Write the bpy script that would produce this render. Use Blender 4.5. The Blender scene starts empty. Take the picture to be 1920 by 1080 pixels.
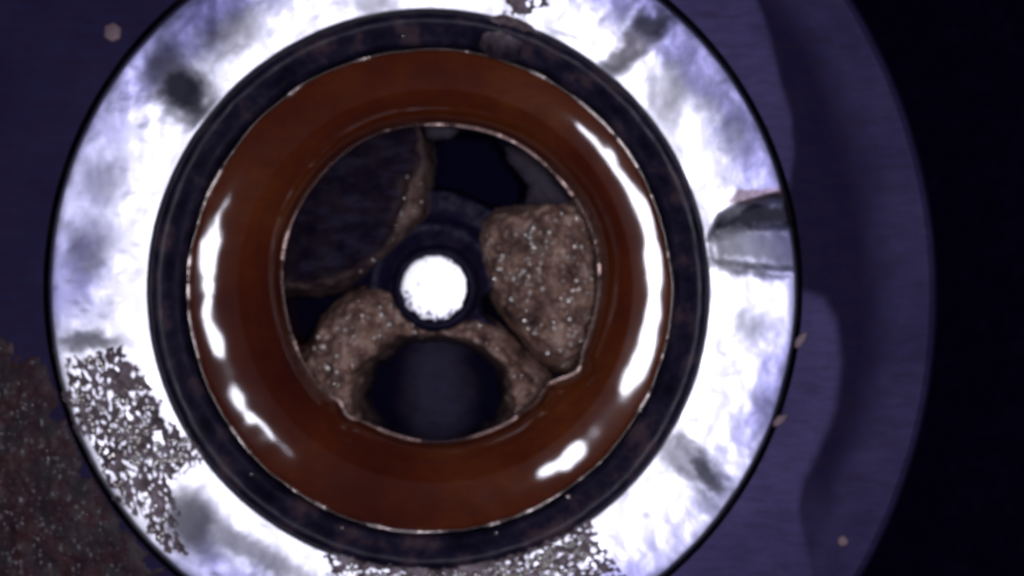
import bpy, math
import numpy as np
from mathutils import Vector

# ------------------------------------------------------------------ camera, world, lamps
scene = bpy.context.scene
COL = scene.collection
H = 2.6                                    # camera height over the top of the bore
cam_data = bpy.data.cameras.new('camera')
cam = bpy.data.objects.new('camera', cam_data)
COL.objects.link(cam)
cam.location = (0, 0, H)
cam.rotation_euler = (0, 0, 0)
cam_data.sensor_width = 36.0
cam_data.lens = 36.0 * H / 1.92
cam_data.clip_start = 0.01
cam_data.dof.use_dof = True
cam_data.dof.focus_distance = 2.0
cam_data.dof.aperture_fstop = 2.2
cam_data.clip_end = 100
scene.camera = cam

world = bpy.data.worlds.new('World')
scene.world = world
world.use_nodes = True
bg = world.node_tree.nodes['Background']
bg.inputs['Color'].default_value = (0.12, 0.09, 0.55, 1)
bg.inputs['Strength'].default_value = 0.035

def area_lamp(name, loc, sx, sy, power, col, target=(-0.15, 0, 0)):
    d = bpy.data.lights.new(name, 'AREA')
    d.shape = 'ELLIPSE'
    d.size = sx; d.size_y = sy
    d.energy = power; d.color = col
    o = bpy.data.objects.new(name, d)
    COL.objects.link(o)
    o.location = loc
    v = Vector(target) - Vector(loc)
    o.rotation_euler = v.to_track_quat('-Z', 'Y').to_euler()
    return o

LC = (0.86, 0.86, 1.0)
def led(name, phi, rho, radial, tangential, radiance, col=LC):
    """one LED window of the ring light round the lens, facing straight down"""
    a = math.radians(phi)
    loc = (-0.31 + rho * math.cos(a), rho * math.sin(a), 2.5)
    o = area_lamp(name, loc, radial, tangential, radiance * math.pi / 4 * radial * tangential, col)
    o.rotation_euler = (0, 0, a)
RAD = 84
for phi, rho, wr, wt in ((38, 0.60, .07, .16), (29, 0.66, .16, .17), (18, 0.70, .28, .24), (6, 0.70, .30, .25), (-6, 0.69, .34, .26), (-17, 0.67, .32, .24)):
    led('probe_led_right', phi, rho, wr, wt, RAD)
for phi, rho, wr, wt in ((163, 0.66, .05, .14), (172, 0.70, .25, .15), (184, 0.69, .14, .13), (193.5, 0.68, .12, .12), (214, 0.68, .15, .14), (221, 0.62, .05, .13)):
    led('probe_led_left', phi, rho, wr, wt, RAD)
led('probe_led_low', -49, 0.61, 0.20, 0.11, RAD)

scene.view_settings.view_transform = 'Standard'
scene.view_settings.look = 'None'
scene.view_settings.exposure = 0
scene.view_settings.gamma = 1
scene.render.resolution_x = 1024
scene.render.resolution_y = 576
scene.render.filter_size = 2.2
try:
    scene.cycles.filter_width = 2.6
except Exception:
    pass

# ------------------------------------------------------------------ helpers
rng = np.random.default_rng(7)

def W(px, py, z=0.0):
    """photo measurement (1920x1080) -> place in metres at height z"""
    k = (H - z) / H / 1000.0
    return (np.asarray(px, float) - 960) * k, (540 - np.asarray(py, float)) * k

_perm = rng.random((256, 256))
def vnoise(x, y):
    x = np.asarray(x, float); y = np.asarray(y, float)
    xi = np.floor(x).astype(int); yi = np.floor(y).astype(int)
    fx = x - xi; fy = y - yi
    fx = fx * fx * (3 - 2 * fx); fy = fy * fy * (3 - 2 * fy)
    a = _perm[xi % 256, yi % 256]; b = _perm[(xi + 1) % 256, yi % 256]
    c = _perm[xi % 256, (yi + 1) % 256]; d = _perm[(xi + 1) % 256, (yi + 1) % 256]
    return (a * (1 - fx) + b * fx) * (1 - fy) + (c * (1 - fx) + d * fx) * fy
def fbm(x, y, octv=4, gain=0.5):
    s = 0; amp = 1; t = 0
    for i in range(octv):
        s = s + amp * vnoise(x * 2 ** i + 17.3 * i, y * 2 ** i + 5.1 * i); t += amp; amp *= gain
    return s / t
def sstep(a, b, x):
    t = np.clip((x - a) / (b - a), 0, 1)
    return t * t * (3 - 2 * t)
def blob(px, py, cx, cy, rx, ry, ang=0, soft=0.5):
    """soft ellipse mask in photo measurements, ang in degrees (y down)"""
    a = math.radians(ang)
    dx = px - cx; dy = py - cy
    u = (dx * math.cos(a) + dy * math.sin(a)) / rx
    v = (-dx * math.sin(a) + dy * math.cos(a)) / ry
    d = np.sqrt(u * u + v * v)
    return 1 - sstep(1 - soft, 1 + soft, d)
def polydist(px, py, pts):
    """signed distance to a closed polygon, positive inside"""
    pts = np.array(pts, float)
    best = np.full(px.shape, 1e9); inside = np.zeros(px.shape, bool)
    n = len(pts)
    for i in range(n):
        ax, ay = pts[i]; bx, by = pts[(i + 1) % n]
        ex, ey = bx - ax, by - ay
        t = np.clip(((px - ax) * ex + (py - ay) * ey) / (ex * ex + ey * ey + 1e-9), 0, 1)
        best = np.minimum(best, np.hypot(px - ax - t * ex, py - ay - t * ey))
        cross = ((ay > py) != (by > py)) & (px < (bx - ax) * (py - ay) / (by - ay + 1e-12) + ax)
        inside ^= cross
    return np.where(inside, best, -best)

def link_mesh(name, verts, faces, mat, parent=None, loc=(0, 0, 0), smooth=True, attrs=None):
    verts = np.asarray(verts, float) - np.array(loc)[None, :]
    me = bpy.data.meshes.new(name)
    me.from_pydata(verts.tolist(), [], faces.tolist() if hasattr(faces, 'tolist') else faces)
    me.materials.append(mat)
    if smooth:
        me.polygons.foreach_set('use_smooth', [True] * len(me.polygons))
    for k, v in (attrs or {}).items():
        a = me.attributes.new(k, 'FLOAT', 'POINT')
        a.data.foreach_set('value', np.asarray(v, np.float32))
    me.update()
    o = bpy.data.objects.new(name, me)
    COL.objects.link(o)
    if parent is not None:
        o.parent = parent
        o.location = np.array(loc) - np.array(parent.location)
    else:
        o.location = loc
    return o

def tag(o, label=None, cat=None, group=None, kind=None):
    if label: o['label'] = label
    if cat: o['category'] = cat
    if group: o['group'] = group
    if kind: o['kind'] = kind
    return o
def empty(name, loc):
    o = bpy.data.objects.new(name, None)
    COL.objects.link(o); o.location = loc; o.empty_display_size = 0.05
    return o

def grid_faces(nr, nc, wrap=False):
    """rows nr, columns nc (wrap in the column direction)"""
    r = np.arange(nr - 1)[:, None]; c = np.arange(nc if wrap else nc - 1)[None, :]
    c2 = (c + 1) % nc
    return np.stack([r * nc + c, r * nc + c2, (r + 1) * nc + c2, (r + 1) * nc + c], -1).reshape(-1, 4)

def lathe(name, cx, cy, prof, mat, nseg=360, parent=None, sub=1, fn=None, attr=None, refz=None):
    """prof: list of (radius in photo px, z). cx, cy the axis in photo px at height refz.
    fn(px,py,r,th,z) -> dr(px), dz"""
    pr = np.array(prof, float)
    if sub > 1:
        t = np.arange(len(pr)); tt = np.linspace(0, len(pr) - 1, (len(pr) - 1) * sub + 1)
        pr = np.stack([np.interp(tt, t, pr[:, 0]), np.interp(tt, t, pr[:, 1])], 1)
    th = np.linspace(0, 2 * np.pi, nseg, endpoint=False)
    R = pr[:, 0][:, None] + 0 * th[None, :]
    Z = pr[:, 1][:, None] + 0 * th[None, :]
    T = th[None, :] + 0 * R
    PX = cx + R * np.cos(T); PY = cy - R * np.sin(T)
    if fn is not None:
        dr, dz = fn(PX, PY, R, T, Z)
        R = R + dr; Z = Z + dz
        PX = cx + R * np.cos(T); PY = cy - R * np.sin(T)
    zz = Z if refz is None else refz
    X, Y = W(PX, PY, zz)
    v = np.stack([X, Y, Z], -1).reshape(-1, 3)
    f = grid_faces(len(pr), nseg, True)
    at = None
    if attr is not None:
        at = {k: g(PX, PY).reshape(-1) for k, g in attr.items()}
    c = W(cx, cy, 0)
    # orient the faces upwards
    a, b, d = v[f[0][0]], v[f[0][1]], v[f[0][2]]
    f = f[:, ::-1]
    return link_mesh(name, v, f, mat, parent, (float(c[0]), float(c[1]), 0.0), True, at)

def field(name, box, step, zref, zfn, mat, parent=None, attr=None, cut=None):
    x0, y0, x1, y1 = box
    xs = np.arange(x0, x1 + step, step); ys = np.arange(y0, y1 + step, step)
    PX, PY = np.meshgrid(xs, ys)
    Z = zfn(PX, PY)
    X, Y = W(PX, PY, zref)
    v = np.stack([X, Y, Z], -1).reshape(-1, 3)
    f = grid_faces(len(ys), len(xs))[:, ::-1]
    if cut is not None:
        keep = cut(PX, PY).reshape(-1)
        f = f[keep[f].any(1)]
        used = np.unique(f); remap = np.full(len(v), -1); remap[used] = np.arange(len(used))
        v = v[used]; f = remap[f]
        at = {k: g(PX, PY).reshape(-1)[used] for k, g in (attr or {}).items()}
    else:
        at = {k: g(PX, PY).reshape(-1) for k, g in (attr or {}).items()}
    c = W((x0 + x1) / 2, (y0 + y1) / 2, zref)
    return link_mesh(name, v, f, mat, parent, (float(c[0]), float(c[1]), zref), True, at)

# ------------------------------------------------------------------ materials
class NT:
    def __init__(s, name):
        s.m = bpy.data.materials.new(name); s.m.use_nodes = True
        s.t = s.m.node_tree; s.b = s.t.nodes['Principled BSDF']
        s.co = s.t.nodes.new('ShaderNodeTexCoord').outputs['Object']
    def n(s, t, **k):
        nd = s.t.nodes.new(t)
        for a, v in k.items():
            setattr(nd, a, v)
        return nd
    def l(s, a, b): s.t.links.new(a, b)
    def noise(s, scale, detail=4, rough=0.55, stretch=None):
        nd = s.n('ShaderNodeTexNoise')
        nd.inputs['Scale'].default_value = scale; nd.inputs['Detail'].default_value = detail
        nd.inputs['Roughness'].default_value = rough
        if stretch:
            mp = s.n('ShaderNodeMapping'); mp.inputs['Scale'].default_value = stretch
            s.l(s.co, mp.inputs['Vector']); s.l(mp.outputs[0], nd.inputs['Vector'])
        else:
            s.l(s.co, nd.inputs['Vector'])
        return nd.outputs['Fac']
    def ramp(s, fac, stops):
        r = s.n('ShaderNodeValToRGB'); e = r.color_ramp.elements
        while len(e) < len(stops): e.new(0.5)
        for i, (p, c) in enumerate(stops):
            e[i].position = p; e[i].color = (c[0], c[1], c[2], 1)
        s.l(fac, r.inputs[0]); return r.outputs[0]
    def mix(s, fac, a, b):
        m = s.n('ShaderNodeMix', data_type='RGBA')
        if isinstance(fac, (int, float)): m.inputs[0].default_value = fac
        else: s.l(fac, m.inputs[0])
        for i, v in ((6, a), (7, b)):
            if isinstance(v, tuple): m.inputs[i].default_value = (*v, 1)
            else: s.l(v, m.inputs[i])
        return m.outputs[2]
    def mapr(s, fac, a, b, c, d):
        m = s.n('ShaderNodeMapRange')
        s.l(fac, m.inputs[0])
        for i, v in enumerate((a, b, c, d)): m.inputs[i + 1].default_value = v
        return m.outputs[0]
    def attr(s, name):
        a = s.n('ShaderNodeAttribute', attribute_name=name); return a.outputs['Fac']
    def bump(s, h, strength, dist):
        b = s.n('ShaderNodeBump')
        if isinstance(strength, (int, float)): b.inputs['Strength'].default_value = strength
        else: s.l(strength, b.inputs['Strength'])
        b.inputs['Distance'].default_value = dist
        s.l(h, b.inputs['Height']); s.l(b.outputs[0], s.b.inputs['Normal'])
    def set(s, **k):
        for a, v in k.items():
            a = a.replace('_', ' ')
            i = s.b.inputs[a]
            if isinstance(v, (int, float)): i.default_value = v
            elif isinstance(v, tuple): i.default_value = (*v, 1)
            else: s.l(v, i)

def mat_housing():
    n = NT('grimy_shaded_metal')
    base = n.ramp(n.noise(5, 6, 0.6), [(0.3, (0.056, 0.046, 0.135)), (0.7, (0.118, 0.098, 0.24))])
    painted_shade = n.mix(n.attr('painted_shade'), base, (0.007, 0.004, 0.036))  # navy shade of the face painted into its colour
    fine = n.noise(38, 5, 0.75, (0.4, 1.5, 1))
    col = n.mix(n.mapr(fine, 0.42, 0.72, 0, 0.5), painted_shade, (0.030, 0.010, 0.028))
    n.set(Base_Color=col, Roughness=0.62, Specular_IOR_Level=0.12)
    n.bump(n.noise(120, 3), 0.15, 0.004)
    return n.m
def mat_polished():
    n = NT('polished_steel')
    st = n.attr('stain_shade')
    light_tone = n.ramp(n.noise(2.8, 5, 0.5), [(0.34, (0.12, 0.115, 0.24)), (0.5, (0.36, 0.35, 0.58)), (0.68, (0.80, 0.79, 0.95))])
    light_tone = n.mix(n.attr('white_mix'), light_tone, (0.95, 0.94, 1.0))
    c = n.mix(st, light_tone, (0.018, 0.016, 0.036))
    c = n.mix(n.attr('rust'), c, (0.16, 0.10, 0.10))
    n.set(Base_Color=c, Metallic=n.mapr(st, 0, 1, 1.0, 0.35),
          Roughness=n.mapr(st, 0, 1, 0.40, 0.62))
    n.bump(n.noise(14, 4, 0.5), 0.25, 0.012)
    return n.m
def mat_rim():
    n = NT('dark_rubber')
    col = n.ramp(n.noise(14, 6, 0.65), [(0.35, (0.003, 0.002, 0.010)), (0.52, (0.016, 0.012, 0.032)), (0.66, (0.075, 0.045, 0.055))])
    n.set(Base_Color=col, Roughness=n.mapr(n.noise(20, 4), 0.3, 0.7, 0.34, 0.5), Specular_IOR_Level=0.28)
    n.bump(n.noise(18, 3), 0.12, 0.006)
    return n.m
def mat_amber():
    n = NT('amber_rubber')
    c = n.ramp(n.noise(2.6, 7, 0.68), [(0.32, (0.058, 0.009, 0.003)), (0.5, (0.105, 0.018, 0.004)), (0.68, (0.165, 0.040, 0.007))])
    g = n.noise(70, 3, 0.6, (0.3, 1.6, 1))
    c = n.mix(n.mapr(g, 0.45, 0.75, 0, 0.5), c, (0.07, 0.018, 0.010))
    n.set(Base_Color=c, Roughness=0.30, Coat_Weight=1.0, Coat_Roughness=0.06, Coat_IOR=1.75, Specular_IOR_Level=0.03)
    n.bump(n.noise(10, 2, 0.5), 0.03, 0.008)
    return n.m
def mat_wet(name, stops, rough=0.3, scale=20, bump=0.5, dark=(0.0045, 0.0035, 0.016), spec=0.45, metal=0.0):
    n = NT(name)
    c = n.ramp(n.noise(scale, 6, 0.65), stops)
    c = n.mix(n.attr('dark'), c, dark)  # darker tone; in hollows and gaps it is painted shade
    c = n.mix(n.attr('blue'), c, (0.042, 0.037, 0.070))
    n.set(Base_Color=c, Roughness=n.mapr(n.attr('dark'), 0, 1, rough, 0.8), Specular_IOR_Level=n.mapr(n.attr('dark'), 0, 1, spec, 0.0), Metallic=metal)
    n.bump(n.noise(scale * 2.5, 3, 0.5), n.mapr(n.attr('dark'), 0.2, 0.8, bump * 0.5, 0.0), 0.006)
    return n.m
def mat_plain(name, col, rough, metal=0.0, coat=0.0, spec=0.5):
    n = NT(name)
    c = n.mix(n.mapr(n.noise(30, 4), 0.3, 0.7, 0, 1), tuple(x * 0.7 for x in col), tuple(min(1, x * 1.2) for x in col))
    n.set(Base_Color=c, Roughness=rough, Metallic=metal, Coat_Weight=coat, Specular_IOR_Level=spec)
    n.bump(n.noise(80, 3), 0.15, 0.004)
    return n.m

M_house = mat_housing()
M_ring = mat_polished()
M_rim = mat_rim()
M_amber = mat_amber()
M_back = mat_plain('black_backing', (0.0035, 0.002, 0.012), 0.8, spec=0.0)
M_floor = mat_wet('bore_floor_metal', [(0.3, (0.005, 0.004, 0.018)), (0.55, (0.012, 0.009, 0.032)), (0.75, (0.05, 0.038, 0.07))], 0.5, 12, 0.4, spec=0.15)
M_lobe = mat_wet('wet_brown_residue', [(0.30, (0.045, 0.030, 0.038)), (0.43, (0.19, 0.105, 0.080)), (0.54, (0.36, 0.22, 0.165)), (0.68, (0.58, 0.42, 0.34))], 0.26, 24, 2.0)
M_lace = mat_wet('brown_film', [(0.32, (0.06, 0.04, 0.045)), (0.5, (0.19, 0.135, 0.14)), (0.68, (0.42, 0.34, 0.40))], 0.4, 25, 0.6)
M_dirt = mat_wet('damp_rusty_dirt', [(0.25, (0.018, 0.008, 0.014)), (0.45, (0.075, 0.026, 0.026)), (0.58, (0.045, 0.035, 0.036)), (0.8, (0.12, 0.06, 0.045))], 0.55, 18, 0.5)
M_bubble = mat_plain('metallic_glint_bead', (1.0, 0.86, 0.76), 0.28, 1.0, 0.6)
M_bead = mat_plain('oily_edge', (0.60, 0.50, 0.45), 0.25, 0.8, 1.0)
M_beadin = mat_plain('inner_edge_glint', (0.45, 0.30, 0.26), 0.25, 0.7, 1.0)  # pale metallic tint for the inner edge highlights
def mat_hub():
    n = NT('bare_steel')
    c = n.mix(n.attr('dirt'), (1.0, 1.0, 1.0), (0.10, 0.08, 0.16))
    n.set(Base_Color=c, Roughness=0.46, Metallic=1.0)
    return n.m
M_hub = mat_hub()
M_flake = mat_plain('grey_flake', (0.045, 0.034, 0.050), 0.6, spec=0.2)
M_speck = mat_plain('pinkish_debris', (0.30, 0.20, 0.22), 0.6)

# ------------------------------------------------------------------ setting
backing = link_mesh('background', [(-6, -6, -0.35), (6, -6, -0.35), (6, 6, -0.35), (-6, 6, -0.35)], [(0, 1, 2, 3)], M_back, smooth=False)
tag(backing, kind='structure')

# ------------------------------------------------------------------ housing plate
HC = (793, 541)
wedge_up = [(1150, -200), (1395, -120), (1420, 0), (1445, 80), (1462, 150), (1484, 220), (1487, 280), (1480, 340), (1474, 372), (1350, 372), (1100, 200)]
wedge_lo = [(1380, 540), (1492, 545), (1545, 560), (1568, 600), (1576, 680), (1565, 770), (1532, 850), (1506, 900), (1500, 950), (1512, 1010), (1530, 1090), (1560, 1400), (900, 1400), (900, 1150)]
def painted_shade(px, py):
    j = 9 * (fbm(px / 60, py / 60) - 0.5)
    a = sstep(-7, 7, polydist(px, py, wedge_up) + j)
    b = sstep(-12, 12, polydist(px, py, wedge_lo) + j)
    light_tone = np.maximum(a, b)
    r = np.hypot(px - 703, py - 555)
    # lighter strip along the outer rim; the rest is shade put into the colour
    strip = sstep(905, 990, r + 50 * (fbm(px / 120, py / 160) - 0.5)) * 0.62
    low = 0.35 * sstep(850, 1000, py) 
    left = 0.26 * (1 - sstep(500, 900, px))  # left side painted dim, as it lies out of the light
    return np.clip(1 - np.maximum.reduce([light_tone, strip, low * (px > 1400), left]), 0, 1)
def plate_dz(px, py, r, t, z):
    return 0 * r, 0.0015 * (fbm(px / 40, py / 40) - 0.5)
housing = empty('housing', (*[float(a) for a in W(703, 555)], 0.0))
tag(housing, 'dark purple metal housing around the bright ring, its round edge on black at right', 'housing')
# flat annulus from just inside the ring's outer edge to the round edge, meshed finely
th = np.linspace(0, 2 * np.pi, 720, endpoint=False)
rows = []
NR = 60
for i in range(NR + 1):
    s = i / NR
    cx = HC[0] * (1 - s) + 703 * s; cy = HC[1] * (1 - s) + 555 * s
    rad = 712 * (1 - s) + 1040 * s
    rows.append((cx + rad * np.cos(th), cy - rad * np.sin(th)))
PX = np.array([r[0] for r in rows]); PY = np.array([r[1] for r in rows])
Zp = 0.030 + 0.002 * (fbm(PX / 50, PY / 50) - 0.5)
X, Y = W(PX, PY, 0.03)
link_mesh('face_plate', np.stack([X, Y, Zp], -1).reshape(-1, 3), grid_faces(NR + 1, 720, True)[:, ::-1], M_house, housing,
          (*[float(a) for a in W(703, 555)], 0.0), True, {'painted_shade': painted_shade(PX, PY).reshape(-1)})
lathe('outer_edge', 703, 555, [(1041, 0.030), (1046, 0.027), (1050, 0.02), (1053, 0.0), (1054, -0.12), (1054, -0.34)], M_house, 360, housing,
      attr={'painted_shade': lambda a, b: 0.5 + 0 * a})
lathe('inner_edge', HC[0], HC[1], [(700, -0.05), (709, -0.04), (711, 0.0), (712, 0.029)], M_rim, 360, housing)

# ------------------------------------------------------------------ polished ring
def ring_stain_shade(px, py):  # grime stains, plus the darkness of dents and notch painted as colour
    j = 34 * (fbm(px / 30, py / 30) - 0.5)
    k = 10 * (fbm(px / 8, py / 8) - 0.5)
    x = px + j + k; y = py + j - k
    s = 0 * px
    def add(v):
        nonlocal s
        s = np.maximum(s, v)
    add(1.0 * blob(x, y, 342, 168, 60, 42, 35, 0.55))
    add(0.75 * blob(x, y, 300, 125, 40, 48, 20, 0.7))
    add(0.85 * blob(x, y, 1222, 48, 40, 24, -45, 0.6))
    add(0.62 * blob(x, y, 1165, 108, 75, 24, -43, 0.5))
    add(0.34 * blob(x, y, 1300, 165, 60, 28, 60, 0.8))
    add(1.0 * sstep(-16, 16, polydist(x, y, [(1322, 447), (1350, 405), (1385, 385), (1440, 374), (1530, 360), (1530, 428), (1400, 430), (1345, 446)])))
    add(0.70 * blob(x, y, 1400, 504, 85, 9, 9, 1.0))
    add(0.60 * sstep(-8, 12, polydist(x, y, [(1330, 440), (1400, 428), (1520, 425), (1520, 505), (1400, 494), (1335, 484)])))
    add(0.85 * blob(x, y, 1322, 888, 62, 17, 52, 0.6))
    add(0.55 * blob(x, y, 1280, 860, 62, 30, 45, 0.5))
    add(0.45 * blob(x, y, 1345, 960, 62, 22, 42, 0.6))
    add(0.45 * blob(x, y, 1260, 170, 40, 60, 20, 0.9))
    add(0.40 * blob(x, y, 1380, 250, 30, 60, -25, 0.9))
    add(0.36 * blob(x, y, 1420, 615, 45, 28, 0, 0.8))
    add(0.30 * blob(x, y, 1440, 790, 26, 50, 10, 0.8))
    add(0.78 * blob(x, y, 365, 985, 60, 50, 45, 0.6))
    add(0.55 * blob(x, y, 470, 1030, 130, 22, 28, 0.6))
    add(0.48 * blob(x, y, 165, 470, 42, 50, 10, 0.9))
    add(0.34 * blob(x, y, 190, 330, 42, 40, 0, 0.9))
    add(0.70 * blob(x, y, 165, 640, 60, 16, 0, 0.7))
    add(0.50 * blob(x, y, 430, 60, 60, 36, -30, 0.9))
    add(0.40 * blob(x, y, 700, 8, 45, 22, 0, 0.8))
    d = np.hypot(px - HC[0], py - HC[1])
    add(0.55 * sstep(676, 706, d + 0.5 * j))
    return np.clip(s, 0, 1)
def ring_white(px, py):  # whiter tint towards the inner edge and at lower left
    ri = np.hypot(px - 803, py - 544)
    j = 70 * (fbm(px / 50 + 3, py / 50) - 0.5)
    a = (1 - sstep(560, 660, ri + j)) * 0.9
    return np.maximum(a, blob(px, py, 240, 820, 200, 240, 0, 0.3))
def ring_rust(px, py):
    j = 14 * (fbm(px / 14, py / 14) - 0.5)
    a = 0.8 * sstep(-4, 5, polydist(px + j, py + j, [(1362, 380), (1380, 357), (1415, 352), (1445, 352), (1475, 345), (1480, 368), (1430, 376), (1385, 386)]))
    b = 0.3 * blob(px, py, 1175, 95, 40, 20, -45, 0.8)
    return np.maximum(a, b)
def ring_fn(px, py, r, t, z):
    s = ring_stain_shade(px, py)
    notch = sstep(-14, 14, polydist(px, py, [(1330, 447), (1352, 408), (1388, 388), (1440, 374), (1560, 352), (1560, 428), (1400, 430), (1345, 446)]))
    step = sstep(-10, 10, polydist(px, py, [(1320, 440), (1560, 425), (1560, 512), (1400, 498), (1320, 484)]))
    dent = blob(px, py, 335, 165, 62, 50, 35, 0.8)
    g1 = blob(px, py, 1190, 80, 95, 22, -43, 0.7)
    g2 = blob(px, py, 1310, 880, 90, 24, 48, 0.7)
    dz = -0.012 * notch - 0.005 * step * (1 - notch) - 0.009 * dent - 0.004 * g1 - 0.005 * g2
    dz = dz + 0.006 * (fbm(px / 55, py / 55, 3) - 0.5) 
    w = sstep(524, 548, r) * 1.0
    return 0 * r, dz * w
ring = empty('polished_ring', (*[float(a) for a in W(*HC)], 0.0))
tag(ring, 'bright polished steel ring with dark dents and a notch at its right side', 'metal ring')
prof = [(520, -0.05), (523, -0.012), (527, 0.0)]
for i in range(1, 45):
    r = 527 + i * (697 - 527) / 44
    prof.append((r, 0.0 + (r - 527) / 1000 * 0.20))
prof += [(700, 0.031), (702, 0.024), (703, -0.04)]
def ring_c(r):  # inner edge is centred at 803,544, the outer one at 793,541
    t = np.clip((r - 527) / 175, 0, 1)
    return 803 * (1 - t) + HC[0] * t, 544 * (1 - t) + HC[1] * t
pr = np.array(prof)
th = np.linspace(0, 2 * np.pi, 1200, endpoint=False)
cxs, cys = ring_c(pr[:, 0])
R = pr[:, 0][:, None] + 0 * th[None]; T = th[None] + 0 * R; Z = pr[:, 1][:, None] + 0 * th[None]
PX = cxs[:, None] + R * np.cos(T); PY = cys[:, None] - R * np.sin(T)
_, dz = ring_fn(PX, PY, R, T, Z)
RZ = Z + dz
X, Y = W(PX, PY, Z)
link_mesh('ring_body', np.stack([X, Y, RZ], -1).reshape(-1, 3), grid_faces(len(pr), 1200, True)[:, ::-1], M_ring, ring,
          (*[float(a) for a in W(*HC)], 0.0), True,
          {'stain_shade': ring_stain_shade(PX, PY).reshape(-1), 'rust': ring_rust(PX, PY).reshape(-1), 'white_mix': ring_white(PX, PY).reshape(-1)})
def ring_z(px, py):
    r = np.hypot(px - 798, py - 543)
    return np.clip((r - 527) / 1000 * 0.20, 0, 0.034) + np.where(r < 522, -0.05, 0)

# ------------------------------------------------------------------ dark rim
rim = empty('rubber_collar', (*[float(a) for a in W(804, 545)], -0.05))
tag(rim, 'dark rubber collar lining the inside of the polished ring', 'collar')
rp = []
for i in range(12):
    a = math.pi * (0.02 + 0.56 * i / 11)
    rp.append((509 + 15 * math.cos(a), -0.004 + 0.016 * math.sin(a)))
rp += [(500, 0.009), (492, 0.004), (484, -0.002), (476, -0.007), (468, -0.011), (462, -0.017), (457, -0.03), (452, -0.05), (446, -0.08)]
def rim_fn(px, py, r, t, z):
    return 3.0 * (fbm(px / 40, py / 40, 3) - 0.5), 0.004 * (fbm(px / 45, py / 45, 3) - 0.5)
lathe('collar_body', 804, 545, rp, M_rim, 720, rim, sub=2, fn=rim_fn)

# ------------------------------------------------------------------ amber seal
amber = empty('amber_seal_ring', (*[float(a) for a in W(812, 538)], -0.1))
tag(amber, 'glossy amber brown rubber seal ring around the dark bore', 'seal ring')
def r_in(t):
    """inner outline of the seal, degrees counter-clockwise"""
    d = np.degrees(t) % 360
    def g(c, w, a):
        x = (d - c + 180) % 360 - 180
        return a * np.exp(-(x / w) ** 2)
    return 297 + g(328, 4.5, 12) + g(316, 6, -16) + g(304, 5, -4) + g(236, 3.5, 7) + g(230, 3.5, -7) + 2.5 * np.sin(3 * t + 1) + 1.5 * np.sin(7 * t)
NA = 900
KCR = None
th = np.linspace(0, 2 * np.pi, NA, endpoint=False)
ss = np.linspace(0, 1, 110)
# profile across the width: 0 at the bore edge, 1 at the outer edge (rounded lip outside, funnel inside)
sl = np.interp(ss, [0, .04, .12, .3, .44, .4675, .4680, .62, .93, .955, .975, 1.0],
               [4.0, 2.4, 1.1, 0.78, 0.62, 0.58, 0.085, 0.062, -0.004, -0.04, -0.9, -2.0])
zs = np.concatenate([[0], np.cumsum((sl[1:] + sl[:-1]) / 2 * np.diff(ss) * 0.156)])
zs = zs - zs.max() - 0.015
rin = r_in(th)
wob = 3.0 * (fbm(6 * np.cos(th) + 9, 6 * np.sin(th) + 9, 4) - 0.5) * 2
PX = np.zeros((len(ss), NA)); PY = PX.copy(); Z = PX.copy()
for i, s in enumerate(ss):
    cx = 824 * (1 - s) + 805 * s; cy = 528 * (1 - s) + 545 * s
    rr = rin * (1 - s) + (453 + wob) * s
    if s > 0.25: rr = (297 + (rin - 297) * max(0, 1 - s / 0.5)) * (1 - s) + (453 + wob) * s
    PX[i] = cx + rr * np.cos(th); PY[i] = cy - rr * np.sin(th); Z[i] = zs[i]
Z += 0.0011 * (fbm(PX / 75, PY / 75, 2) - 0.5)
X, Y = W(PX, PY, Z)
KCR = int(np.argmin(np.abs(ss - 0.47)))
body = link_mesh('seal_body', np.stack([X, Y, Z], -1).reshape(-1, 3), grid_faces(len(ss), NA, True)[:, ::-1], M_amber, amber,
          (*[float(a) for a in W(812, 538)], -0.1))
ed = np.empty(len(body.data.edges) * 2, int); body.data.edges.foreach_get('vertices', ed); ed = ed.reshape(-1, 2)
sh = ((ed // NA) == KCR).all(1)
body.data.attributes.new('sharp_edge', 'BOOLEAN', 'EDGE').data.foreach_set('value', sh)
# wall of the bore under the seal
Zb = np.array([Z[0], Z[0] - 0.03, Z[0] * 0 - 0.30])
Xb = np.array([X[0], X[0] + 0.006 * np.cos(th), X[0] + 0.010 * np.cos(th)]); Yb = np.array([Y[0], Y[0] + 0.006 * np.sin(th), Y[0] + 0.010 * np.sin(th)])
link_mesh('seal_skirt', np.stack([Xb, Yb, Zb], -1).reshape(-1, 3), grid_faces(3, NA, True), M_amber, amber, (*[float(a) for a in W(812, 538)], -0.1))

def bead(name, px, py, pz, rad, mat, parent, loc):
    """a closed wet bead: tube along a loop, radius varies (photo px)"""
    n = len(px); k = 8
    X, Y = W(px, py, pz)
    cx, cy = X.mean(), Y.mean()
    dx, dy = X - cx, Y - cy; L = np.hypot(dx, dy); dx /= L; dy /= L
    a = np.linspace(0, 2 * np.pi, k, endpoint=False)
    V = np.zeros((n, k, 3))
    rr = (rad / 1000)[:, None]
    V[:, :, 0] = X[:, None] + dx[:, None] * rr * np.cos(a); V[:, :, 1] = Y[:, None] + dy[:, None] * rr * np.cos(a)
    V[:, :, 2] = pz[:, None] + rr * np.sin(a)
    i = np.arange(n)[:, None]; j = np.arange(k)[None]; i2 = (i + 1) % n; j2 = (j + 1) % k
    f = np.stack([i * k + j, i2 * k + j, i2 * k + j2, i * k + j2], -1).reshape(-1, 4)
    return link_mesh(name, V.reshape(-1, 3), f, mat, parent, loc)
LOC = (*[float(a) for a in W(812, 538)], -0.1)
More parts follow.
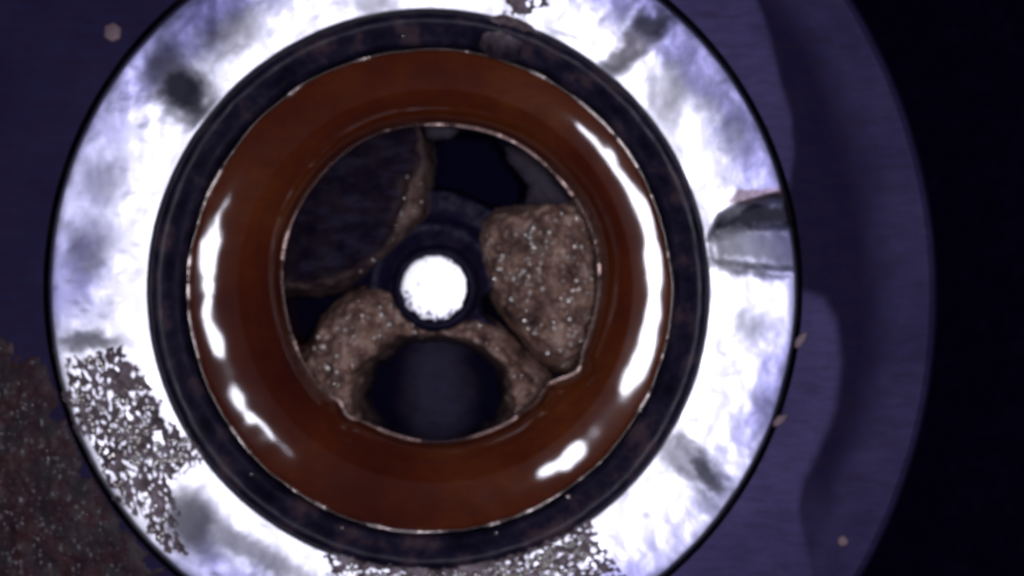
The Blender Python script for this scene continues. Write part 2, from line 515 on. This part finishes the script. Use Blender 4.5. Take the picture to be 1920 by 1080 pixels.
bead('outer_oil_bead', PX[-1] + 1, PY[-1], Z[-1] + 0.008, 0.6 + 26 * np.clip(fbm(9 * np.cos(th) + 3, 9 * np.sin(th) + 40, 4) - 0.50, 0, 0.16), M_bead, amber, LOC)
bead('inner_glint_bead', PX[0], PY[0], Z[0] + 0.004, 0.4 + 26 * np.clip(fbm(5 * np.cos(th) + 33, 5 * np.sin(th) + 4, 4) - 0.52 + 0.06 * np.cos(th + 0.5), 0, 0.14), M_beadin, amber, LOC)  # bead added to draw the highlights along the inner edge

# ------------------------------------------------------------------ bore floor with hub
FZ = -0.26
core = empty('valve_core', (*[float(a) for a in W(815, 540, FZ)], FZ))
tag(core, 'dark round valve core at the bottom of the bore with a bright steel hub', 'valve core')
hole = [(800, 256), (850, 246), (925, 250), (945, 285), (972, 325), (985, 350), (976, 388), (930, 392), (905, 380), (870, 364), (840, 356), (806, 352), (802, 300)]
gap_l = [(500, 548), (600, 552), (660, 538), (690, 536), (640, 562), (600, 602), (575, 660), (530, 680)]
gap_r = [(905, 560), (925, 545), (975, 620), (1020, 668), (1060, 700), (1020, 710), (985, 670), (940, 615), (910, 590)]
def floor_z(px, py):
    d = np.hypot(px - 815, py - 538)
    z = FZ + 0.020 * (fbm(px / 40, py / 40) - 0.5)
    z = z + 0.055 * (1 - sstep(64, 150, d))            # boss round the hub
    z = z + 0.012 * np.exp(-((d - 118) / 10) ** 2)
    for g in (hole, gap_l, gap_r):
        m = sstep(-5, 8, polydist(px, py, g) + 8 * (fbm(px / 14, py / 14) - 0.5))
        z = z * (1 - m) + (FZ - 0.075) * m
    m = blob(px, py, 812, 742, 150, 118, 0, 0.1)
    z = z * (1 - m) + (FZ - 0.08) * m
    return z
def floor_dark(px, py):  # shade in the opening and gaps put into the floor colour
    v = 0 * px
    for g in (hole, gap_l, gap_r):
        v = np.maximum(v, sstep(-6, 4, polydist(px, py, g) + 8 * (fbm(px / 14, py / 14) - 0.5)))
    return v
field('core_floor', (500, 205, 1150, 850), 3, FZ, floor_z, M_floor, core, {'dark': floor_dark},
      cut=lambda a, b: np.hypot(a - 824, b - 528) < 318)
# hub: collar and bright face
lathe('hub_collar', 816, 541, [(84, -0.215), (82, -0.19), (78, -0.176), (72, -0.170), (66, -0.170), (63, -0.174), (62, -0.185), (62, -0.22)],
      M_floor, 96, core, sub=3, attr={'dark': lambda a, b: 0.3 * vnoise(a / 8, b / 8)}, refz=-0.17)
NB = 160
def hub_fn(px, py, r, t, z):
    e = np.clip(r / 61, 0, 1) ** 4
    nz = fbm(px / 7, py / 7, 3) - 0.5
    low = 0.6 + 0.9 * (np.sin(t) < 0)
    return e * nz * 6 * low, 0 * r
lathe('hub_face', 814, 540, [(0.5, -0.160), (15, -0.160), (30, -0.1602), (45, -0.1604), (57, -0.1608), (61, -0.1615), (63, -0.170)], M_hub, NB, core, sub=5, fn=hub_fn, refz=-0.166,
      attr={'dirt': lambda a, b: sstep(0.62, 0.70, fbm(a / 5, b / 5, 3) - 0.12 + 0.22 * sstep(34, 62, np.hypot(a - 814, b - 540)) * (0.4 + (b > 545) * (a < 850)))})

# small grey flakes at the top of the bore
def slab(name, pts, z, thick, mat, parent=None, jag=3, lift=0.0):
    pts = np.array(pts, float); out = []
    for i in range(len(pts)):
        a = pts[i]; b = pts[(i + 1) % len(pts)]
        m = max(2, int(np.hypot(*(b - a)) / 6))
        for k in range(m):
            p = a + (b - a) * k / m
            out.append(p + rng.normal(0, jag * 0.35, 2))
    out = np.array(out); n = len(out); c = out.mean(0)
    V = []
    for sc, zz in ((1.0, z - thick), (1.0, z - 0.35 * thick), (0.93, z), (0.6, z + 0.15 * thick + lift)):
        q = c + (out - c) * sc
        X, Y = W(q[:, 0], q[:, 1], z)
        V.append(np.stack([X, Y, np.full(n, zz) + rng.normal(0, thick * 0.06, n)], -1))
    X, Y = W(c[0], c[1], z)
    V = np.concatenate(V + [np.array([[X, Y, z + 0.2 * thick + lift]])])
    f = []
    for k in range(3):
        for i in range(n):
            f.append((k * n + i, (k + 1) * n + i, (k + 1) * n + (i + 1) % n, k * n + (i + 1) % n))
    for i in range(n):
        f.append((3 * n + i, 4 * n, 3 * n + (i + 1) % n))
    f = [tuple(reversed(a)) if len(a) == 4 else tuple(reversed(a)) for a in f]
    return link_mesh(name, V, f, mat, parent, (float(X), float(Y), z - thick))
tag(slab('metal_flake', [(945, 272), (985, 275), (1030, 310), (1062, 352), (1075, 385), (1020, 384), (985, 380), (992, 350), (970, 322), (952, 300)], -0.20, 0.03, M_flake),
    'jagged grey purple flake right of the black opening at the top of the bore', 'flake')
tag(slab('metal_flake', [(795, 236), (850, 232), (862, 244), (848, 258), (815, 263), (798, 258)], -0.165, 0.02, M_flake, jag=2),
    'tiny grey flake tucked under the top edge of the amber seal ring', 'flake')

# ------------------------------------------------------------------ three crusted lobes
def bubbles(name, n, inside, zfn, zref, rmin, rmax, mat, parent, box, stretch=1.0, seed=1, z_add=0.0):
    r_ = np.random.default_rng(seed)
    V = []; F = []; base = 0
    K = 7; rings = [(1.0, 0.0), (0.92, 0.38), (0.7, 0.70), (0.38, 0.92)]
    cnt = 0; tries = 0
    while cnt < n and tries < n * 60:
        tries += 1
        x = r_.uniform(box[0], box[2]); y = r_.uniform(box[1], box[3])
        if not inside(np.array([x]), np.array([y]))[0]: continue
        if vnoise(np.array(x / 26 + seed * 3.3), np.array(y / 26)) < r_.uniform(0.15, 0.75): continue
        rr = (rmin + (rmax - rmin) * r_.random() ** 2.0) * (1 if r_.random() < 0.93 else 1.4)
        z = float(zfn(np.array([x]), np.array([y]))[0]) + z_add
        X, Y = W(x, y, zref)
        st = 1 + (stretch - 1) * r_.random()
        an = r_.uniform(-0.4, 0.4)
        R_ = rr / 1000
        for (q, h) in rings:
            for k in range(K):
                a = 2 * math.pi * k / K
                u = R_ * q * math.cos(a); v = R_ * q * st * math.sin(a)
                V.append((X + u * math.cos(an) - v * math.sin(an), Y + u * math.sin(an) + v * math.cos(an), z - 0.3 * R_ + R_ * h * 0.9))
        V.append((X, Y, z - 0.3 * R_ + R_ * 0.92))
        for j in range(3):
            for k in range(K):
                F.append((base + j * K + k, base + j * K + (k + 1) % K, base + (j + 1) * K + (k + 1) % K, base + (j + 1) * K + k))
        for k in range(K):
            F.append((base + 3 * K + k, base + 3 * K + (k + 1) % K, base + 4 * K))
        base += 4 * K + 1; cnt += 1
    c = W((box[0] + box[2]) / 2, (box[1] + box[3]) / 2, zref)
    o = link_mesh(name, V, F, mat, parent, (float(c[0]), float(c[1]), zref))
    o['kind'] = 'stuff'
    return o

LZ = -0.20
def lobe(pts, top, w, rough, seed, pits=(), smooth=lambda a, b: 1.0):
    off = seed * 13.7
    def z(px, py):
        d = polydist(px, py, pts) + 7 * (fbm(px / 16 + off, py / 16) - 0.5)
        h = top * (1 - np.exp(-np.clip(d, 0, None) / w)) + rough * (fbm(px / 15 + off, py / 15, 5, 0.6) - 0.5) * np.clip(d / 15, 0, 1) * smooth(px, py)
        for (x, y, r, dep) in pits:
            h = h - dep * np.exp(-((px - x) ** 2 + (py - y) ** 2) / r ** 2)
        return FZ - 0.01 + np.where(d > 0, h + 0.03, 0.03 + d * 0.004)
    return z
right_pts = [(903, 430), (908, 410), (930, 396), (975, 390), (1010, 380), (1050, 368), (1085, 362), (1140, 400), (1150, 560), (1130, 680), (1092, 700), (1050, 697), (1010, 664), (975, 622), (940, 577), (916, 532), (902, 490), (898, 455)]
zr = lobe(right_pts, 0.085, 28, 0.062, 1, [(985, 455, 22, .018), (1015, 570, 16, .012), (1080, 590, 15, .012), (1000, 590, 12, .01)])
L1 = empty('residue_lump', (*[float(a) for a in W(1015, 540, LZ)], FZ))
tag(L1, 'pale brown wet bubbly lump right of the bright steel hub', 'residue lump')
field('crust', (885, 350, 1155, 715), 2.5, LZ, zr, M_lobe, L1,
      {'dark': lambda a, b: np.maximum.reduce([0.55 * blob(a + 20 * (fbm(a / 12, b / 12) - .5), b, 985, 455, 40, 22, 25, 0.6), 0.45 * blob(a, b, 1015, 575, 36, 10, -15, 0.7), 0.5 * blob(a, b, 1082, 590, 18, 16, 0, 0.8), 0.35 * blob(a, b, 1000, 600, 20, 12, 0, 0.8)])},
      cut=lambda a, b: (polydist(a, b, right_pts) > -9) & (np.hypot(a - 824, b - 528) < 316))
bubbles('bubble', 150, lambda a, b: (polydist(a, b, right_pts) > 10) & (np.hypot(a - 824, b - 528) < 290), zr, LZ, 2.8, 9.0, M_bubble, L1, (900, 380, 1120, 690), seed=5)

bot_pts = [(548, 690), (575, 650), (598, 602), (640, 562), (688, 538), (735, 540), (760, 566), (800, 596), (860, 588), (905, 600), (942, 628), (985, 675), (1022, 706), (1040, 730), (1000, 800), (900, 845), (820, 850), (700, 835), (600, 790)]
def arch_open(px, py):
    j = 18 * (fbm(px / 22 + 4, py / 22) - 0.5)
    return np.minimum(blob(px + j, py + j, 812, 742, 140, 108, 0, 0.13), 1)
zb0 = lobe(bot_pts, 0.080, 26, 0.050, 2, [(640, 640, 14, .012), (615, 690, 12, .01)])
def zb(px, py):
    o = arch_open(px, py)
    inner = FZ - 0.06 + 0.045 * blob(px, py, 815, 735, 75, 95, 0, 0.7) + 0.004 * fbm(px / 40, py / 40, 2)
    return zb0(px, py) * (1 - o) + inner * o
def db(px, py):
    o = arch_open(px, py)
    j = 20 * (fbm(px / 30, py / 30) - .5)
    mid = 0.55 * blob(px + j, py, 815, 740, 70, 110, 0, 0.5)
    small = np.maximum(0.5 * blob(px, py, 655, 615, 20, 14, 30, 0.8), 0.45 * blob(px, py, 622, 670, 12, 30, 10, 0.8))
    return np.maximum(o * (1 - mid * 0.09), small)  # shade of the hollow put into the crust colour
L2 = empty('residue_lump', (*[float(a) for a in W(800, 690, LZ)], FZ))
tag(L2, 'arched brown crusty lump below the hub with a dark hollow in it', 'residue lump')
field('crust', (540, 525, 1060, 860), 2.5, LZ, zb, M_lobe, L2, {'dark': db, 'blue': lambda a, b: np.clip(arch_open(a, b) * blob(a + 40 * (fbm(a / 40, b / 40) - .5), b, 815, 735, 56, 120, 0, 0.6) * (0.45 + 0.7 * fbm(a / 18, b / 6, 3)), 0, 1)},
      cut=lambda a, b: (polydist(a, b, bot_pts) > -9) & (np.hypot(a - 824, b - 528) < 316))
bubbles('bubble', 80, lambda a, b: (polydist(a, b, bot_pts) > 8) & (np.hypot(a - 824, b - 528) < 290) & (arch_open(a, b) < 0.05), zb, LZ, 2.6, 8.0, M_bubble, L2, (560, 540, 1040, 800), seed=6)

tl_pts = [(790, 225), (800, 262), (804, 300), (798, 345), (797, 398), (778, 428), (742, 468), (692, 506), (640, 535), (590, 547), (520, 545), (495, 480), (520, 380), (600, 270), (700, 220), (760, 210)]
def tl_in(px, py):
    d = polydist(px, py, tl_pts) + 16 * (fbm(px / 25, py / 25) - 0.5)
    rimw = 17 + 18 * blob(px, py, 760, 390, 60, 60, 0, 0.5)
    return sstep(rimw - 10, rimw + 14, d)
zt0 = lobe(tl_pts, 0.060, 16, 0.018, 3, smooth=lambda a, b: 1 - 0.85 * tl_in(a, b))
def zt(px, py): return zt0(px, py) - 0.035 * tl_in(px, py)
L3 = empty('residue_lump', (*[float(a) for a in W(670, 400, LZ)], FZ))
tag(L3, 'concave lobe with its shade painted in and a thin paler rim, upper left of the hub', 'residue lump')
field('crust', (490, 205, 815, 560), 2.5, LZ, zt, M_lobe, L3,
      {'blue': lambda a, b: tl_in(a, b) * 0.5 * sstep(0.42, 0.75, fbm(a / 30, b / 12, 4)), 'dark': lambda a, b: np.clip(0.78 + 0.18 * tl_in(a, b) - 0.3 * blob(a, b, 775, 380, 30, 60, 20, 0.8), 0, 1)},  # shade of the concave inside put into the colour
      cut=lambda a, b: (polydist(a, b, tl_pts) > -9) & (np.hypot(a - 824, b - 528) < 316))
bubbles('bubble', 14, lambda a, b: (polydist(a, b, tl_pts) > 6) & (polydist(a, b, tl_pts) < 45) & (b > 300) & (a > 640), zt, LZ, 2.5, 4.5, M_bubble, L3, (640, 300, 800, 530), seed=8)

# ------------------------------------------------------------------ lace-like film on the ring
def lace(name, box, inside_fn, zbase, n, label, cat, seed, sz=(4, 9), asp=1.8, ang=80, thick=0.006, mat=None, step=2.0, nb=60, bsz=(2.5, 5)):
    r_ = np.random.default_rng(seed)
    x0, y0, x1, y1 = box
    xs = np.arange(x0, x1 + step, step); ys = np.arange(y0, y1 + step, step)
    PX, PY = np.meshgrid(xs, ys)
    m = inside_fn(PX, PY)
    hole_f = np.full(PX.shape, 9.0)
    cnt = 0
    while cnt < n:
        x = r_.uniform(x0, x1); y = r_.uniform(y0, y1)
        clus = vnoise(np.array(x / 38 + seed), np.array(y / 38))
        if clus < 0.30 * r_.random() + 0.12: continue
        cnt += 1
        a = math.radians(ang + r_.normal(0, 16)); rx = r_.uniform(*sz) * asp * r_.uniform(.6, 1.2); ry = r_.uniform(*sz) * 0.75
        ix0 = max(0, int((x - 3 * rx - x0) / step)); ix1 = int((x + 3 * rx - x0) / step) + 1
        iy0 = max(0, int((y - 3 * rx - y0) / step)); iy1 = int((y + 3 * rx - y0) / step) + 1
        dx = PX[iy0:iy1, ix0:ix1] - x; dy = PY[iy0:iy1, ix0:ix1] - y
        u = (dx * math.cos(a) + dy * math.sin(a)) / rx; v = (-dx * math.sin(a) + dy * math.cos(a)) / ry
        hole_f[iy0:iy1, ix0:ix1] = np.minimum(hole_f[iy0:iy1, ix0:ix1], np.sqrt(u * u + v * v))
    zb_ = zbase(PX, PY)
    h = thick * sstep(0.75, 1.5, hole_f) * (0.6 + 0.8 * fbm(PX / 9, PY / 9))
    edge = np.clip(m / 6, -1, 1)
    h = h - 0.0045 * (1 - sstep(0, 20, m)) * (fbm(PX / 7, PY / 7, 3) * 1.9)
    Z = zb_ + np.where(edge > 0, -0.0060 + h * 1.6 * np.clip(edge * 2, 0, 1), -0.012)
    k = (H - 0.02) / H
    X, Y = W(PX, PY, 0.02)
    v = np.stack([X, Y, Z], -1).reshape(-1, 3)
    f = grid_faces(len(ys), len(xs))[:, ::-1]
    keep = (m > -6).reshape(-1); f = f[keep[f].all(1)]
    used = np.unique(f); rm = np.full(len(v), -1); rm[used] = np.arange(len(used))
    c = W((x0 + x1) / 2, (y0 + y1) / 2, 0.02)
    o = link_mesh(name, v[used], rm[f], mat or M_lace, None, (float(c[0]), float(c[1]), 0.02), True, {'dark': 0.25 * vnoise(PX / 30, PY / 30).reshape(-1)[used]})
    tag(o, label, cat, kind='stuff')
    return o
ll_pts = [(96, 648), (130, 672), (180, 655), (228, 648), (250, 690), (290, 720), (300, 775), (352, 812), (378, 840), (372, 878), (335, 900), (330, 945), (345, 985), (352, 1040), (290, 1045), (150, 860), (98, 740)]
def in_ll(px, py):
    d = polydist(px, py, ll_pts) + 26 * (fbm(px / 16, py / 16) - 0.5)
    r = np.hypot(px - HC[0], py - HC[1]); ri = np.hypot(px - 803, py - 544)
    return np.minimum.reduce([d, 692 - r + 26 * (fbm(px / 24 + 7, py / 24) - 0.5), ri - 500])
zring = lambda a, b: np.clip((np.hypot(a - 798, b - 543) - 527) / 1000 * 0.20, 0, 0.034) + 0.0035
lace('lower_left_film', (90, 620, 400, 1060), in_ll, zring, 1250, 'brown lacy film speckled with bright metal on the lower left of the ring', 'grime', 21, (2.1, 4.3), 1.7, 78)
bt_pts = [(600, 1045), (640, 1030), (720, 1040), (800, 1050), (900, 1030), (1000, 1000), (1060, 985), (1105, 975), (1130, 1020), (1165, 1060), (1190, 1140), (900, 1200), (640, 1180), (590, 1110), (615, 1068)]
def in_bt(px, py):
    d = polydist(px, py, bt_pts) + 18 * (fbm(px / 14, py / 14) - 0.5)
    ri = np.hypot(px - 803, py - 544)
    return np.minimum(d, ri - 480)
lace('bottom_film', (580, 960, 1200, 1190), in_bt, zring, 1700, 'brown pitted film with flat bright flecks on the ring below the seal', 'grime', 22, (2.0, 3.6), 1.9, -8)
tp_pts = [(938, -40), (940, 25), (955, 40), (975, 30), (985, 42), (1010, 20), (1030, 8), (1035, -40)]
def in_tp(px, py):
    return polydist(px, py, tp_pts) + 12 * (fbm(px / 10, py / 10) - 0.5)
lace('top_film', (920, -60, 1050, 60), in_tp, zring, 60, 'small pinkish brown film across the ring at the top of the photo', 'grime', 23, (4, 8), 1.2, 40)

# clump on the collar under the top film
cl_pts = [(905, 52), (918, 32), (950, 28), (985, 40), (1005, 60), (985, 82), (960, 98), (925, 92), (908, 74)]
def cl_z(px, py):
    d = polydist(px, py, cl_pts) + 12 * (fbm(px / 12, py / 12) - 0.5)
    return 0.004 + np.where(d > 0, 0.007 * (1 - np.exp(-d / 14)) + 0.006 * (fbm(px / 8, py / 8) - .5), 0.0012 * d)
tag(field('grime_clump', (890, 15, 1020, 112), 2.5, 0.01, cl_z, M_lace, None, {'dark': lambda a, b: 0.15 + 0.7 * sstep(45, 95, b)}, cut=lambda a, b: polydist(a, b, cl_pts) > -12),
    'brown grime smear stuck on the dark collar below the top film', 'grime')

# glints: beads of water lying on the collar
bubbles_spots = [(1065, 932, 7), (1281, 377, 5), (755, 68, 4), (930, 1000, 4), (640, 990, 4), (1200, 770, 6), (470, 890, 4), (1170, 180, 4)]
first = None
for (x, y, r) in bubbles_spots:
    u = np.linspace(0, math.pi / 2, 6); th = np.linspace(0, 2 * np.pi, 14, endpoint=False)
    X, Y = W(x, y, 0.012)
    V = [(X + r / 1000 * math.cos(a) * math.cos(t), Y + r / 1000 * math.cos(a) * math.sin(t) * 0.7, 0.006 + r / 1000 * 0.8 * math.sin(a)) for a in u[:-1] for t in th]
    V.append((X, Y, 0.006 + r / 1000 * 0.8))
    F = grid_faces(5, 14, True).tolist() + [(4 * 14 + k, 4 * 14 + (k + 1) % 14, 70) for k in range(14)]
    o = link_mesh('water_droplet', V, F, M_bubble, None, (float(X), float(Y), 0.006))
    lab = {1065: 'bright droplet on the collar just below the oval highlight of the seal', 1281: 'pale droplet on the right side of the dark collar beside the notch',
           755: 'tiny droplet on the dark collar above the top of the seal', 930: 'tiny droplet on the collar beside the bottom film',
           640: 'tiny droplet near the lower left of the amber seal', 1200: 'small droplet on the collar right of the oval highlight',
           470: 'tiny droplet on the collar at lower left beside the lacy film', 1170: 'tiny droplet on the collar at upper right below the grey dent'}[x]
    tag(o, lab, 'droplet', 'droplets on the dark collar')

# ------------------------------------------------------------------ dirt on the housing, lower left
dirt_pts = [(-200, 640), (0, 648), (60, 655), (92, 690), (120, 790), (190, 920), (270, 1040), (340, 1130), (300, 1300), (-200, 1300)]
def in_dirt(px, py): return polydist(px, py, dirt_pts) + 90 * (fbm(px / 34, py / 34, 5, 0.6) - 0.5)
def dirt_z(px, py):
    d = in_dirt(px, py)
    g = fbm(px / 11, py / 11, 3)
    return 0.031 + np.where(d > 0, 0.010 * (1 - np.exp(-d / 30)) * (0.3 + 0.8 * g) - 0.0006, 0.0002 * d - 0.001)
def out_ring(px, py): return np.hypot(px - HC[0], py - HC[1]) > 716
def on_film(fn):
    return lambda a, b: (fn(a, b) > 10) & (np.hypot(a - 803, b - 544) > 536)
zf = lambda a, b: zring(a, b) + 0.004
for nm, fn, box, n_, sd in (('lower_left_film', in_ll, (90, 640, 390, 1040), 150, 31), ('bottom_film', in_bt, (590, 980, 1190, 1090), 190, 32)):
    bubbles('film_glint_bead', n_, on_film(fn), zf, 0.02, 2.5, 6.0, M_bubble, bpy.data.objects[nm], box, stretch=1.8 if sd == 31 else 1.0, seed=sd)  # metallic beads added to put white glints on the film
D = field('rusty_dirt', (-200, 560, 345, 1150), 3.5, 0.03, dirt_z, M_dirt, None, {'dark': lambda a, b: 0.5 * vnoise(a / 25, b / 25)},
          cut=lambda a, b: (in_dirt(a, b) > -8) & out_ring(a, b))
tag(D, 'damp reddish brown dirt crusted on the housing left of the ring', 'dirt', kind='stuff')
bubbles('wet_grit', 420, lambda a, b: (in_dirt(a, b) > 12) & (np.hypot(a - HC[0], b - HC[1]) > 722), dirt_z, 0.035, 1.5, 4.2, mat_plain('wet_grit', (0.17, 0.15, 0.15), 0.25, 0.2, 1.0), D, (-60, 640, 300, 1100), stretch=2.0, seed=11)

# ------------------------------------------------------------------ loose specks on the housing
for (pts, lab) in (
    ([(196, 48), (212, 42), (226, 52), (224, 70), (208, 78), (194, 68)], 'round pinkish speck on the dark housing in the upper left corner'),
    ([(1492, 640), (1500, 626), (1514, 622), (1512, 636), (1500, 652), (1491, 652)], 'pale slanted speck just right of the ring, the upper of two'),
    ([(1450, 792), (1460, 780), (1478, 776), (1474, 788), (1458, 800), (1450, 800)], 'pale slanted speck just right of the ring, the lower of two'),
    ([(1572, 1010), (1582, 1004), (1592, 1012), (1590, 1022), (1578, 1026), (1571, 1020)], 'faint tan speck on the housing in the lower right corner')):
    o = slab('debris_speck', pts, 0.038, 0.008, M_speck, None, 1.0)
    tag(o, lab, 'speck')
